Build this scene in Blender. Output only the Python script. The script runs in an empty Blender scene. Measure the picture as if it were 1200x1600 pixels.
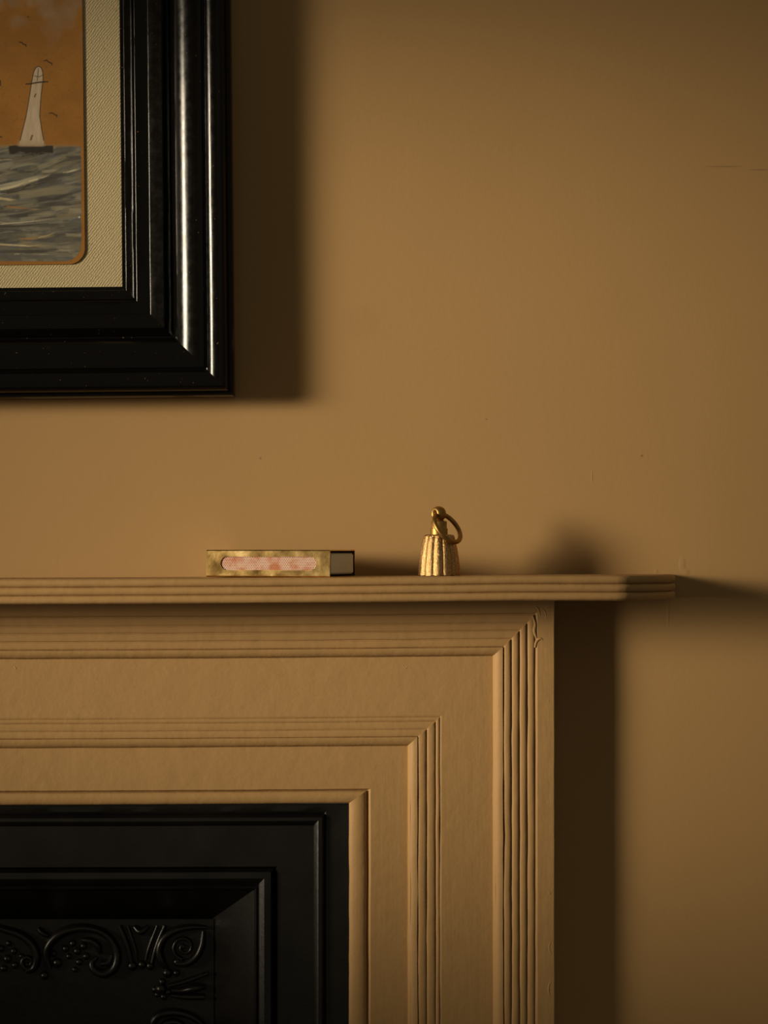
import bpy, bmesh, math, random
import numpy as np
from mathutils import Vector, Matrix, noise

random.seed(7)
rng = np.random.default_rng(7)
scene = bpy.context.scene
C = scene.collection

# ------------------------------------------------------------------ camera
F = 4000.0            # focal length in pixels of the 1200x1600 frame
D = 2.0               # camera to wall
CZ = 1.144            # camera height
HORIZON = 850.0       # pixel row of the horizon


def P(px, py, d=0.0):
    """World point that stands d metres in front of the wall, seen at pixel (px, py)."""
    s = (D - d) / F
    return Vector(((px - 600.0) * s, -d, CZ - (py - HORIZON) * s))


cam_d = bpy.data.cameras.new('camera')
cam = bpy.data.objects.new('camera', cam_d)
C.objects.link(cam)
cam.location = (0, -D, CZ)
cam.rotation_euler = (math.pi / 2, 0, 0)
cam_d.sensor_width = 36.0
cam_d.lens = F * 36.0 / 1600.0
cam_d.shift_y = (HORIZON - 800.0) / 1600.0
cam_d.clip_start = 0.05
cam_d.dof.use_dof = True
cam_d.dof.focus_distance = D - 0.045
cam_d.dof.aperture_fstop = 8.0
scene.camera = cam

# ------------------------------------------------------------------ world, light, exposure
world = bpy.data.worlds.new('world')
scene.world = world
world.use_nodes = True
world.node_tree.nodes['Background'].inputs[0].default_value = (1.0, 0.90, 0.66, 1)
world.node_tree.nodes['Background'].inputs[1].default_value = 0.122


def area(name, loc, target, w, h, power, col, spread):
    ld = bpy.data.lights.new(name, 'AREA')
    ld.shape = 'RECTANGLE'
    ld.size = w
    ld.size_y = h
    ld.energy = power
    ld.color = col
    ld.spread = math.radians(spread)
    o = bpy.data.objects.new(name, ld)
    C.objects.link(o)
    o.location = loc
    d = Vector(target) - Vector(loc)
    o.rotation_euler = d.to_track_quat('-Z', 'Y').to_euler()
    return o


# daylight coming through the side window
area('side_window_daylight', (-1.312, -0.662, 1.355), (-0.006, 0.0, 1.200), 0.40, 0.68, 1.19, (1.0, 0.85, 0.62), 17.6)

vs = scene.view_settings
vs.view_transform = 'Standard'
vs.look = 'None'
vs.gamma = 1.0
vs.use_curve_mapping = False
vs.exposure = 0.0
scene.cycles.use_denoising = True

# ------------------------------------------------------------------ helpers


def link_mesh(name, verts, faces, mat=None, parent=None, smooth=40, loc=(0, 0, 0)):
    me = bpy.data.meshes.new(name)
    me.from_pydata([tuple(v) for v in verts], [], faces)
    me.validate()
    bm = bmesh.new()
    bm.from_mesh(me)
    bmesh.ops.recalc_face_normals(bm, faces=bm.faces)
    bm.to_mesh(me)
    bm.free()
    return link_me(name, me, mat, parent, smooth, loc)


def link_me(name, me, mat=None, parent=None, smooth=40, loc=(0, 0, 0)):
    if smooth:
        me.shade_smooth()
        me.set_sharp_from_angle(angle=math.radians(smooth))
    o = bpy.data.objects.new(name, me)
    C.objects.link(o)
    o.location = loc
    if mat:
        me.materials.append(mat)
    if parent:
        o.parent = parent
    return o


def empty(name, loc, label, cat, rot=(0, 0, 0)):
    o = bpy.data.objects.new(name, None)
    C.objects.link(o)
    o.empty_display_size = 0.03
    o.location = loc
    o.rotation_euler = rot
    o['label'] = label
    o['category'] = cat
    return o


def struct(o):
    o['kind'] = 'structure'
    return o


def box_data(a, b):
    x0, y0, z0 = a
    x1, y1, z1 = b
    v = [(x0, y0, z0), (x1, y0, z0), (x1, y1, z0), (x0, y1, z0),
         (x0, y0, z1), (x1, y0, z1), (x1, y1, z1), (x0, y1, z1)]
    f = [(0, 3, 2, 1), (4, 5, 6, 7), (0, 1, 5, 4), (1, 2, 6, 5), (2, 3, 7, 6), (3, 0, 4, 7)]
    return v, f


def join_boxes(bs):
    V, Fs = [], []
    for a, b in bs:
        v, f = box_data(a, b)
        n = len(V)
        V += v
        Fs += [tuple(i + n for i in q) for q in f]
    return V, Fs


def rings_to_mesh(rings, closed=True, caps=True):
    """rings: list of stations, each a list of points of a closed profile."""
    n = len(rings[0])
    V = [p for r in rings for p in r]
    Fs = []
    for s in range(len(rings) - 1):
        for i in range(n if closed else n - 1):
            j = (i + 1) % n
            Fs.append((s * n + i, s * n + j, (s + 1) * n + j, (s + 1) * n + i))
    if caps:
        Fs.append(tuple(range(n)))
        Fs.append(tuple((len(rings) - 1) * n + i for i in range(n)))
    return V, Fs


def nz(x, y, z, sc=1.0):
    return noise.noise(Vector((x * sc, y * sc, z * sc)))


# ------------------------------------------------------------------ materials
class Mat:
    def __init__(self, name):
        self.m = bpy.data.materials.new(name)
        self.m.use_nodes = True
        self.nt = self.m.node_tree
        self.b = self.nt.nodes['Principled BSDF']

    def n(self, t, **kw):
        nd = self.nt.nodes.new(t)
        for k, v in kw.items():
            if k.startswith('i_'):
                nd.inputs[k[2:].replace('_', ' ')].default_value = v
            else:
                setattr(nd, k, v)
        return nd

    def l(self, a, b):
        self.nt.links.new(a, b)

    def coord(self, scale=(1, 1, 1), rot=(0, 0, 0)):
        tc = self.n('ShaderNodeTexCoord')
        mp = self.n('ShaderNodeMapping')
        mp.inputs['Scale'].default_value = scale
        mp.inputs['Rotation'].default_value = rot
        self.l(tc.outputs['Object'], mp.inputs['Vector'])
        return mp.outputs['Vector']

    def noise(self, scale, detail=3, rough=0.5, vec=None):
        nd = self.n('ShaderNodeTexNoise')
        nd.inputs['Scale'].default_value = scale
        nd.inputs['Detail'].default_value = detail
        nd.inputs['Roughness'].default_value = rough
        self.l(vec if vec is not None else self.coord(), nd.inputs['Vector'])
        return nd.outputs['Fac']

    def ramp(self, fac, stops):
        r = self.n('ShaderNodeValToRGB')
        el = r.color_ramp.elements
        while len(el) < len(stops):
            el.new(0.5)
        for e, (p, c) in zip(el, stops):
            e.position = p
            e.color = c if len(c) == 4 else (*c, 1)
        self.l(fac, r.inputs['Fac'])
        return r.outputs['Color']

    def math(self, op, a, b=None):
        nd = self.n('ShaderNodeMath', operation=op)
        for i, v in enumerate((a, b)):
            if v is None:
                continue
            if isinstance(v, (int, float)):
                nd.inputs[i].default_value = v
            else:
                self.l(v, nd.inputs[i])
        return nd.outputs[0]

    def bump(self, height, dist, strength=1.0, normal=None):
        nd = self.n('ShaderNodeBump')
        nd.inputs['Strength'].default_value = strength
        nd.inputs['Distance'].default_value = dist
        self.l(height, nd.inputs['Height'])
        if normal is not None:
            self.l(normal, nd.inputs['Normal'])
        return nd.outputs['Normal']

    def mix(self, fac, a, b, blend='MIX'):
        nd = self.n('ShaderNodeMix', data_type='RGBA', blend_type=blend)
        if isinstance(fac, (int, float)):
            nd.inputs[0].default_value = fac
        else:
            self.l(fac, nd.inputs[0])
        for idx, v in ((6, a), (7, b)):
            if isinstance(v, tuple):
                nd.inputs[idx].default_value = v if len(v) == 4 else (*v, 1)
            else:
                self.l(v, nd.inputs[idx])
        return nd.outputs[2]

    def out(self, color=None, rough=None, metal=None, normal=None, spec=None, coat=None):
        for key, v in (('Base Color', color), ('Roughness', rough), ('Metallic', metal), ('Normal', normal),
                       ('Specular IOR Level', spec), ('Coat Weight', coat)):
            if v is None:
                continue
            if isinstance(v, (int, float)):
                self.b.inputs[key].default_value = v
            elif isinstance(v, tuple):
                self.b.inputs[key].default_value = v if len(v) == 4 else (*v, 1)
            else:
                self.l(v, self.b.inputs[key])
        return self.m


PAINT = (0.42, 0.253, 0.102)
PAINT_S = (0.42, 0.251, 0.101)


def wall_material():
    M = Mat('wall_paint')
    big = M.noise(2.2, 2, 0.4)
    col = M.mix(M.math('MULTIPLY', big, 0.35), PAINT, tuple(c * 0.90 for c in PAINT))
    # an old smudge on the plaster and a few specks
    tc = M.n('ShaderNodeTexCoord').outputs['Object']

    def blob(px, py, r, soft, sx=1.0, sz=1.0):
        c = P(px, py)
        sub = M.n('ShaderNodeVectorMath', operation='SUBTRACT')
        M.l(tc, sub.inputs[0])
        sub.inputs[1].default_value = (c.x, 0, c.z)
        mul = M.n('ShaderNodeVectorMath', operation='MULTIPLY')
        M.l(sub.outputs[0], mul.inputs[0])
        mul.inputs[1].default_value = (1 / sx, 0, 1 / sz)
        ln = M.n('ShaderNodeVectorMath', operation='LENGTH')
        M.l(mul.outputs[0], ln.inputs[0])
        mr = M.n('ShaderNodeMapRange', interpolation_type='SMOOTHSTEP')
        mr.inputs['From Min'].default_value = r * (1 + soft)
        mr.inputs['From Max'].default_value = r * (1 - soft)
        M.l(ln.outputs['Value'], mr.inputs['Value'])
        return mr.outputs['Result']

    col = M.mix(M.math('MULTIPLY', blob(565, 503, 0.0135, 0.45, 1.0, 0.95), 0.07), col, (0.20, 0.10, 0.03))
    for px, py, r in ((407, 716, 0.0009), (1003, 712, 0.0010), (760, 655, 0.0007)):
        col = M.mix(M.math('MULTIPLY', blob(px, py, r, 0.4), 0.45), col, (0.10, 0.05, 0.02))
    for px, py, sx in ((1130, 260, 17.0), (1186, 265, 10.0)):
        col = M.mix(M.math('MULTIPLY', blob(px, py, 0.0008, 0.5, sx, 0.55), 0.35), col, (0.10, 0.05, 0.02))
    # relief: soft trowelling, fine roller grain, hairline cracks, little dents
    h1 = M.noise(7.0, 2, 0.45)
    h2 = M.noise(220.0, 2, 0.5)
    nrm = M.bump(h1, 0.0030, 0.35)
    nrm = M.bump(h2, 0.00025, 0.30, nrm)
    marks = blob(1130, 260, 0.0012, 0.6, 10.0, 0.6)
    for px, py, r, sx, sz in ((1186, 265, 0.0011, 6, 0.6), (1066, 882, 0.0026, 0.8, 2.0), (1072, 893, 0.002, 1, 1),
                              (1025, 893, 0.0014, 1, 1.2), (852, 887, 0.0016, 1.6, 0.8), (925, 745, 0.0008, 0.6, 5),
                              (1044, 955, 0.0012, 0.7, 9.0)):
        marks = M.math('ADD', marks, blob(px, py, r, 0.6, sx, sz))
    nrm = M.bump(marks, 0.0006, 0.25, nrm)
    return M.out(color=col, rough=0.62, normal=nrm, spec=0.30)


def paint_material(name, grain):
    """Old eggshell paint, many coats, brush marks along the grain axis."""
    M = Mat(name)
    v = M.coord(scale=grain)
    big = M.noise(9.0, 3, 0.5)
    col = M.mix(M.math('MULTIPLY', big, 0.4), PAINT_S, tuple(c * 0.90 for c in PAINT_S))
    brush = M.noise(1.0, 3, 0.55, v)
    lump = M.noise(55.0, 3, 0.6)
    chipn = M.noise(34.0, 2, 0.5)
    chip = M.n('ShaderNodeMapRange')
    chip.inputs['From Min'].default_value = 0.70
    chip.inputs['From Max'].default_value = 0.78
    M.l(chipn, chip.inputs['Value'])
    nrm = M.bump(brush, 0.0005, 0.4)
    nrm = M.bump(lump, 0.0011, 0.6, nrm)
    nrm = M.bump(chip.outputs['Result'], 0.0004, 0.35, nrm)
    return M.out(color=col, rough=0.55, normal=nrm, spec=0.25)


def frame_material():
    M = Mat('ebonised_wood')
    sp = M.noise(420.0, 2, 0.5)
    speck = M.n('ShaderNodeMapRange')
    speck.inputs['From Min'].default_value = 0.745
    speck.inputs['From Max'].default_value = 0.76
    M.l(sp, speck.inputs['Value'])
    col = M.mix(speck.outputs['Result'], (0.003, 0.0025, 0.002), (0.12, 0.07, 0.035))
    n1 = M.noise(160.0, 3, 0.6)
    n2 = M.noise(18.0, 2, 0.5)
    nrm = M.bump(n2, 0.0004, 0.15)
    nrm = M.bump(n1, 0.00010, 0.25, nrm)
    rg = M.ramp(n1, [(0.3, (0.15,) * 3), (0.8, (0.26,) * 3)])
    return M.out(color=col, rough=rg, normal=nrm, spec=0.22)


def iron_material(name='cast_iron'):
    M = Mat(name)
    n1 = M.noise(260.0, 3, 0.6)
    n2 = M.noise(25.0, 4, 0.6)
    col = M.ramp(n2, [(0.35, (0.004, 0.0034, 0.0028)), (0.75, (0.010, 0.0085, 0.007))])
    nrm = M.bump(n1, 0.0003, 0.4)
    nrm = M.bump(n2, 0.0006, 0.3, nrm)
    return M.out(color=col, rough=0.34, normal=nrm, spec=0.5)


def linen_material():
    M = Mat('linen_mat')
    # diagonal twill ribs broken up by slubs
    tc = M.n('ShaderNodeTexCoord').outputs['Object']
    wob = M.noise(150.0, 3, 0.6)
    sep = M.n('ShaderNodeSeparateXYZ')
    M.l(tc, sep.inputs[0])
    ph = M.math('SUBTRACT', M.math('MULTIPLY', sep.outputs['X'], 0.78), M.math('MULTIPLY', sep.outputs['Z'], 0.63))
    ph = M.math('ADD', M.math('MULTIPLY', ph, 2 * math.pi / 0.00185), M.math('MULTIPLY', wob, 7.5))
    rib = M.math('MULTIPLY', M.math('ADD', M.math('SINE', ph), 1.0), 0.5)
    sl = M.noise(820.0, 2, 0.7)
    sl = M.ramp(sl, [(0.32, (0, 0, 0)), (0.68, (1, 1, 1))])
    h = M.math('ADD', M.math('MULTIPLY', rib, M.math('ADD', M.math('MULTIPLY', sl, 0.6), 0.15)), M.math('MULTIPLY', sl, 0.25))
    col = M.mix(M.math('MULTIPLY', M.math('SUBTRACT', 1.0, h), 0.75), (0.66, 0.55, 0.33), (0.31, 0.245, 0.125))
    sp = M.noise(240.0, 2, 0.5)
    fl = M.ramp(sp, [(0.66, (0, 0, 0)), (0.74, (0.6, 0.6, 0.6))])
    col = M.mix(fl, col, (0.22, 0.16, 0.07))
    nrm = M.bump(h, 0.0005, 0.75)
    return M.out(color=col, rough=0.85, normal=nrm, spec=0.15)


def plain(name, col, rough, metal=0.0, spec=0.5, bump=None):
    M = Mat(name)
    n1 = M.noise(40.0, 3, 0.5)
    c = M.mix(M.math('MULTIPLY', n1, 0.5), col, tuple(k * 0.8 for k in col))
    nrm = None
    if bump:
        nrm = M.bump(M.noise(bump[0], 3, 0.6), bump[1], bump[2])
    return M.out(color=c, rough=rough, metal=metal, normal=nrm, spec=spec)


def brass_sheet():
    M = Mat('polished_brass')
    n1 = M.noise(70.0, 4, 0.6)
    n2 = M.noise(500.0, 2, 0.5)
    col = M.ramp(n1, [(0.3, (0.66, 0.41, 0.13)), (0.62, (0.82, 0.57, 0.23)), (0.75, (0.92, 0.72, 0.38))])
    rg = M.ramp(n1, [(0.3, (0.15,) * 3), (0.72, (0.23,) * 3)])
    nrm = M.bump(M.noise(45.0, 2, 0.5), 0.0006, 0.4)
    nrm = M.bump(n2, 0.00008, 0.3, nrm)
    return M.out(color=col, rough=rg, metal=1.0, normal=nrm)


def bronze_cast():
    M = Mat('cast_brass')
    n1 = M.noise(1050.0, 3, 0.65)
    n2 = M.noise(90.0, 3, 0.5)
    col = M.ramp(n1, [(0.38, (0.34, 0.19, 0.065)), (0.55, (0.60, 0.39, 0.17)), (0.68, (0.85, 0.63, 0.33))])
    nrm = M.bump(n1, 0.0006, 0.9)
    nrm = M.bump(n2, 0.0006, 0.35, nrm)
    return M.out(color=col, rough=0.29, metal=1.0, normal=nrm)


def bronze_smooth():
    M = Mat('aged_brass')
    n1 = M.noise(160.0, 3, 0.6)
    col = M.ramp(n1, [(0.3, (0.30, 0.17, 0.05)), (0.7, (0.46, 0.28, 0.09))])
    nrm = M.bump(n1, 0.0002, 0.3)
    return M.out(color=col, rough=0.46, metal=1.0, normal=nrm)


def striker_material():
    """Printed striking strip: rows of dark red dots in a hexagonal lattice on pale pink."""
    M = Mat('striker_print')
    tc = M.n('ShaderNodeTexCoord').outputs['Object']
    sep = M.n('ShaderNodeSeparateXYZ')
    M.l(tc, sep.inputs[0])
    pit = 0.00142
    x = M.math('DIVIDE', sep.outputs['X'], pit)
    z = M.math('DIVIDE', sep.outputs['Z'], pit * 1.7320508)

    def cell(ox):
        fx = M.math('SUBTRACT', M.math('FRACT', M.math('ADD', x, 100.0 + ox)), 0.5)
        fz = M.math('MULTIPLY', M.math('SUBTRACT', M.math('FRACT', M.math('ADD', z, 100.0 + ox)), 0.5), 1.7320508)
        return M.math('SQRT', M.math('ADD', M.math('MULTIPLY', fx, fx), M.math('MULTIPLY', fz, fz)))

    d = M.math('MINIMUM', cell(0.0), cell(0.5))
    mr = M.n('ShaderNodeMapRange')
    mr.inputs['From Min'].default_value = 0.42
    mr.inputs['From Max'].default_value = 0.32
    M.l(d, mr.inputs['Value'])
    wear = M.noise(110.0, 3, 0.6)
    base = M.ramp(wear, [(0.45, (0.86, 0.62, 0.48)), (0.64, (0.66, 0.27, 0.13))])
    col = M.mix(mr.outputs['Result'], base, (0.13, 0.035, 0.03))
    return M.out(color=col, rough=0.8, spec=0.2)


MAT_WALL = wall_material()
MAT_HEAD = paint_material('lintel_paint', (14, 200, 200))
MAT_JAMB = paint_material('jamb_paint', (220, 200, 14))
MAT_FRAME = frame_material()
MAT_IRON = iron_material()
MAT_LINEN = linen_material()
MAT_BRASS = brass_sheet()
MAT_CAST = bronze_cast()
MAT_AGED = bronze_smooth()
MAT_STRIKE = striker_material()

# ------------------------------------------------------------------ the room
XL, XR, YF, ZC = -1.15, 2.1, -3.6, 2.7
XC = -0.43                                   # centre line of the fireplace
S0 = (D - 0.022) / F                         # metres per pixel on the surround
OPEN_X = P(545, 0, 0.022).x
OPEN_Z = P(0, 1254, 0.022).z

# wall with the fireplace, with the chimney opening cut out
hx0, hx1, hz1 = 2 * XC - (OPEN_X + 0.012), OPEN_X + 0.012, OPEN_Z + 0.012
xs = [XL, hx0, hx1, XR]
zs = [0.0, hz1, ZC]
V, Fs = [], []
for y in (0.0, 0.25):
    for z in zs:
        for x in xs:
            V.append((x, y, z))


def wi(k, j, i):
    return k * 12 + j * 4 + i


for k in (0, 1):
    for j in range(2):
        for i in range(3):
            if j == 0 and i == 1:
                continue
            Fs.append((wi(k, j, i), wi(k, j, i + 1), wi(k, j + 1, i + 1), wi(k, j + 1, i)))
for a, b in ((wi(0, 0, 1), wi(0, 1, 1)), (wi(0, 1, 1), wi(0, 1, 2)), (wi(0, 1, 2), wi(0, 0, 2)),
             (wi(0, 0, 0), wi(0, 1, 0)), (wi(0, 1, 0), wi(0, 2, 0)), (wi(0, 0, 3), wi(0, 1, 3)),
             (wi(0, 1, 3), wi(0, 2, 3)), (wi(0, 0, 0), wi(0, 0, 1)), (wi(0, 0, 2), wi(0, 0, 3)),
             (wi(0, 2, 0), wi(0, 2, 1)), (wi(0, 2, 1), wi(0, 2, 2)), (wi(0, 2, 2), wi(0, 2, 3))):
    Fs.append((a, b, b + 12, a + 12))
wall = struct(link_mesh('wall_back', V, Fs, MAT_WALL, smooth=0))

MAT_ROOM = plain('room_paint', (0.36, 0.24, 0.12), 0.8, spec=0.2)
MAT_BOARDS = plain('floor_boards', (0.16, 0.085, 0.04), 0.5, bump=(30, 0.001, 0.3))
MAT_SASH = plain('sash_paint', (0.55, 0.48, 0.36), 0.5)

wy0, wy1, wz0, wz1 = -1.05, -0.24, 0.72, 1.98       # side window opening
v, f = join_boxes([((XL - 0.06, YF, 0), (XL, wy0, ZC)), ((XL - 0.06, wy1, 0), (XL, 0.25, ZC)),
                   ((XL - 0.06, wy0, 0), (XL, wy1, wz0)), ((XL - 0.06, wy0, wz1), (XL, wy1, ZC))])
struct(link_mesh('wall_left', v, f, MAT_ROOM, smooth=0))
v, f = join_boxes([((XL - 0.05, wy0, wz0), (XL + 0.02, wy0 + 0.05, wz1)), ((XL - 0.06, wy1 - 0.05, wz0), (XL + 0.02, wy1, wz1)),
                   ((XL - 0.06, wy0 + 0.05, wz0), (XL + 0.02, wy1 - 0.05, wz0 + 0.05)),
                   ((XL - 0.06, wy0 + 0.05, wz1 - 0.05), (XL + 0.02, wy1 - 0.05, wz1))])
struct(link_mesh('window_1', v, f, MAT_SASH, smooth=0))
struct(link_mesh('floor', *box_data((XL - 0.1, YF - 0.1, -0.05), (XR + 0.1, 0.3, 0.0)), MAT_BOARDS, smooth=0))

# ------------------------------------------------------------------ mantelpiece
HALF = 0.53


def sag(x):
    t = (x - XC) / HALF
    return -0.0030 * max(0.0, 1 - t * t)


def corner(u, v_, h):
    """Mitre point of a moulding line: pixel column u on the jamb, pixel row v_ on the lintel."""
    p = P(u, v_, 0.022)
    return (p.x, p.z, h)


def wob(x, z, seed, amp, sc=28.0):
    return amp * noise.noise(Vector((x * sc, z * sc, seed))) + 0.5 * amp * noise.noise(Vector((x * sc * 3, z * sc * 3, seed + 9)))


def lintel_piece(name, prof, mat, parent, seed, amp=0.00022, step=0.006, smooth=40):
    n = int((2 * (prof[0][0] - XC)) / step)
    rings = []
    for k in range(n + 1):
        t = k / n
        ring = []
        for i, (x, z, h) in enumerate(prof):
            X = (2 * XC - x) * (1 - t) + x * t
            fade = min(1.0, 20 * t, 20 * (1 - t))
            dz = wob(X, z, seed, amp) * fade if h > 0.004 else 0
            dh = wob(X, z, seed + 3, amp, 20) * fade if h > 0.004 else 0
            ring.append((X, -(h + dh), z + sag(X) + dz))
        rings.append(ring)
    return link_mesh(name, *rings_to_mesh(rings), mat, parent, smooth)


def jamb_piece(name, prof, mat, parent, seed, amp=0.00048, step=0.006, mirror=False, smooth=40):
    n = int(prof[0][1] / step)
    rings = []
    for k in range(n + 1):
        t = k / n
        ring = []
        for i, (x, z, h) in enumerate(prof):
            Z = z * (1 - t)
            fade = min(1.0, 20 * t)
            dx = wob(x, Z, seed, amp) * fade if h > 0.004 else 0
            dh = wob(x, Z, seed + 3, amp, 20) * fade if h > 0.004 else 0
            X = x + dx
            if mirror:
                X = 2 * XC - X
            ring.append((X, -(h + dh), Z + (sag(X) if k == 0 else sag(X) * max(0, 1 - t * 6))))
        rings.append(ring)
    return link_mesh(name, *rings_to_mesh(rings), mat, parent, smooth)


def rounded(u0, v0, u1, v1, base0, base1, rise, n=9, power=1.0):
    """Half-round moulding between two lines, closed underneath."""
    pts = []
    for i in range(n + 1):
        a = math.pi * i / n
        t = 0.5 - 0.5 * math.cos(a)
        h = base0 + (base1 - base0) * t + rise * math.sin(a) ** power
        pts.append(corner(u0 + (u1 - u0) * t, v0 + (v1 - v0) * t, h))
    lo = min(base0, base1) - 0.004
    pts.append(corner(u1, v1, lo))
    pts.append(corner(u0, v0, lo))
    return pts


def quarter(u0, v0, u1, v1, h0, h1, n=8):
    """Quarter-round step climbing from h0 to h1."""
    pts = []
    for i in range(n + 1):
        a = math.pi / 2 * i / n
        pts.append(corner(u0 + (u1 - u0) * (1 - math.cos(a)), v0 + (v1 - v0) * (1 - math.cos(a)), h0 + (h1 - h0) * math.sin(a)))
    pts.append(corner(u1 + 1, v1 - 1, h1 - 0.002))
    pts.append(corner(u1 + 1, v1 - 1, h0 - 0.003))
    pts.append(corner(u0, v0, h0 - 0.003))
    return pts


hA, hB, hS = 0.0165, 0.0225, 0.0290
board = [corner(545.5, 1254, 0.0), corner(545.5, 1254, 0.0115), corner(573, 1234, 0.0125),
         corner(575, 1233, 0.0130), corner(576.5, 1232, hA - 0.0008), corner(579, 1231, hA), corner(637, 1164, hA),
         corner(641, 1160, 0.0206), corner(686, 1120, 0.0211), corner(687.5, 1118.5, hB - 0.0004), corner(690, 1116, hB), corner(770, 1024, hB),
         corner(774, 1020, 0.0266), corner(835, 959, 0.0271), corner(836.5, 957.5, hS - 0.0006), corner(839, 955, hS),
         corner(864.5, 910, hS), corner(866, 908, hS - 0.0008), corner(866, 908, 0.0)]
def make_edges(k):
    edges = []
    edges.append(('opening_bead', rounded(545, 1254, 572.5, 1234.5, 0.0130, 0.0140, 0.0030)))
    edges.append(('quarter_round', quarter(637, 1164, 652, 1150, hA - 0.0002, 0.0225)))
    for (u0, u1, v0, v1) in ((653, 666, 1149, 1138.5), (667, 680, 1137.5, 1126.5), (681, 687.5, 1125.5, 1119)):
        edges.append(('reed', rounded(u0, v0, u1, v1, 0.0212, 0.0214, 0.0013 * k, power=0.7)))
    edges.append(('quarter_round', quarter(770, 1024, 785, 1011, hB - 0.0002, 0.0288)))
    for (u0, u1, v0, v1) in ((786.5, 797.5, 1009.5, 998.5), (798.8, 810, 997, 986), (811.3, 822, 984.5, 974), (823.3, 834.5, 972.5, 960)):
        edges.append(('reed', rounded(u0, v0, u1, v1, 0.0272, 0.0276, 0.0015 * k, power=0.7)))
    return edges


mantel = empty('mantelpiece', (XC, 0, 0), 'ochre painted mantelpiece with reeded mouldings and a long narrow shelf', 'mantelpiece')


def under(o, parent):
    """Parent while keeping the mesh where it was built (world coordinates)."""
    o.parent = parent
    o.matrix_parent_inverse = Matrix.Translation(-parent.matrix_basis.translation) if parent is mantel else Matrix()
    return o


lintel = lintel_piece('lintel_board', board, MAT_HEAD, None, 1.0, 0.00018, smooth=8)
under(lintel, mantel)
for i, (nm, pr) in enumerate(make_edges(0.55)):
    under(lintel_piece(nm, pr, MAT_HEAD, None, 3.0 + i * 7), lintel)
for mir in (False, True):
    jb = jamb_piece('jamb_board', board, MAT_JAMB, None, 2.0, 0.00022, mirror=mir, smooth=8)
    under(jb, mantel)
    if not mir:
        right_jamb = jb
    for i, (nm, pr) in enumerate(make_edges(1.0)):
        under(jamb_piece(nm, pr, MAT_JAMB, None, 40.0 + i * 7, mirror=mir), jb)

# the shelf: plan line of the front edge with clipped, rounded ends
SH_D = 0.103
z_top = P(0, 899.5, SH_D).z
z_bot = P(0, 938.5, SH_D).z
xk = P(976, 0, SH_D).x
xe = P(1056, 0, 0.03).x
plan = []
r_ = (xe - xk) / (1 - math.sin(math.radians(33)))
arc = []
for i in range(15):
    a = math.radians(33 + (90 - 33) * i / 14)
    arc.append((xk + r_ * (math.sin(a) - math.sin(math.radians(33))), SH_D - r_ * (math.cos(math.radians(33)) - math.cos(a))))
right = [(XC + (xk - XC) * i / 100, SH_D) for i in range(101)] + arc[1:]
lastx, lastd = right[-1]
right += [(lastx + 0.0001, lastd * 0.5), (lastx + 0.0002, 0.0)]
plan = [(2 * XC - x, d) for x, d in reversed(right[1:])] + right


def plan_normals(pl):
    out = []
    for i in range(len(pl)):
        a = Vector(pl[max(i - 1, 0)])
        b = Vector(pl[min(i + 1, len(pl) - 1)])
        t = (b - a).normalized()
        out.append(Vector((-t.y, t.x)))       # towards larger depth (out of the wall)
    return out


pn = plan_normals(plan)
rings = []
for (x, d), n_ in zip(plan, pn):
    inx, ind = x - n_.x * 0.0022, max(0.0, d - n_.y * 0.0022)
    sg = sag(inx)
    w = wob(inx, d, 5.0, 0.0002)
    rings.append([(inx, 0.0, z_top + sg), (inx, -ind, z_top + sg + w * 0.5), (inx, -ind, z_bot + sg), (inx, 0.0, z_bot + sg)])
shelf = link_mesh('mantel_shelf', *rings_to_mesh(rings), MAT_HEAD, None)
under(shelf, mantel)
th = (z_top - z_bot) / 3
for k in range(3):
    rings = []
    for (x, d), n_ in zip(plan, pn):
        ring = []
        for i in range(9):
            a = -math.pi / 2 + math.pi * i / 8
            o_ = -0.0026 + 0.0030 * max(0.0, math.cos(a)) ** 0.75
            zz = z_bot + th * (k + 0.5) + (th * 0.49) * math.sin(a)
            X, dd = x + n_.x * o_, max(0.0, d + n_.y * o_)
            ww = wob(X, dd + k, 11.0 + k, 0.00022)
            ring.append((X + n_.x * ww, -max(0.0, dd + n_.y * ww), zz + sag(x) + wob(X, dd, 20 + k, 0.00018)))
        ring.append((x - n_.x * 0.006, -max(0.0, d - n_.y * 0.006), zz + sag(x) - 0.0008))
        ring.append((x - n_.x * 0.006, -max(0.0, d - n_.y * 0.006), z_bot + th * (k + 0.05) + sag(x) + 0.0004))
        rings.append(ring)
    under(link_mesh('shelf_bead', *rings_to_mesh(rings), MAT_HEAD, None), shelf)

# ------------------------------------------------------------------ cast iron insert
PLATE_H = -0.034
insert = empty('fireplace_insert', (XC, 0, 0), 'black cast iron fireplace insert with moulded frame and scrolled relief border', 'fireplace')


def icorner(u, v_, h):
    p = P(u, v_, 0.0)
    return (p.x, p.z, h)


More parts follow.
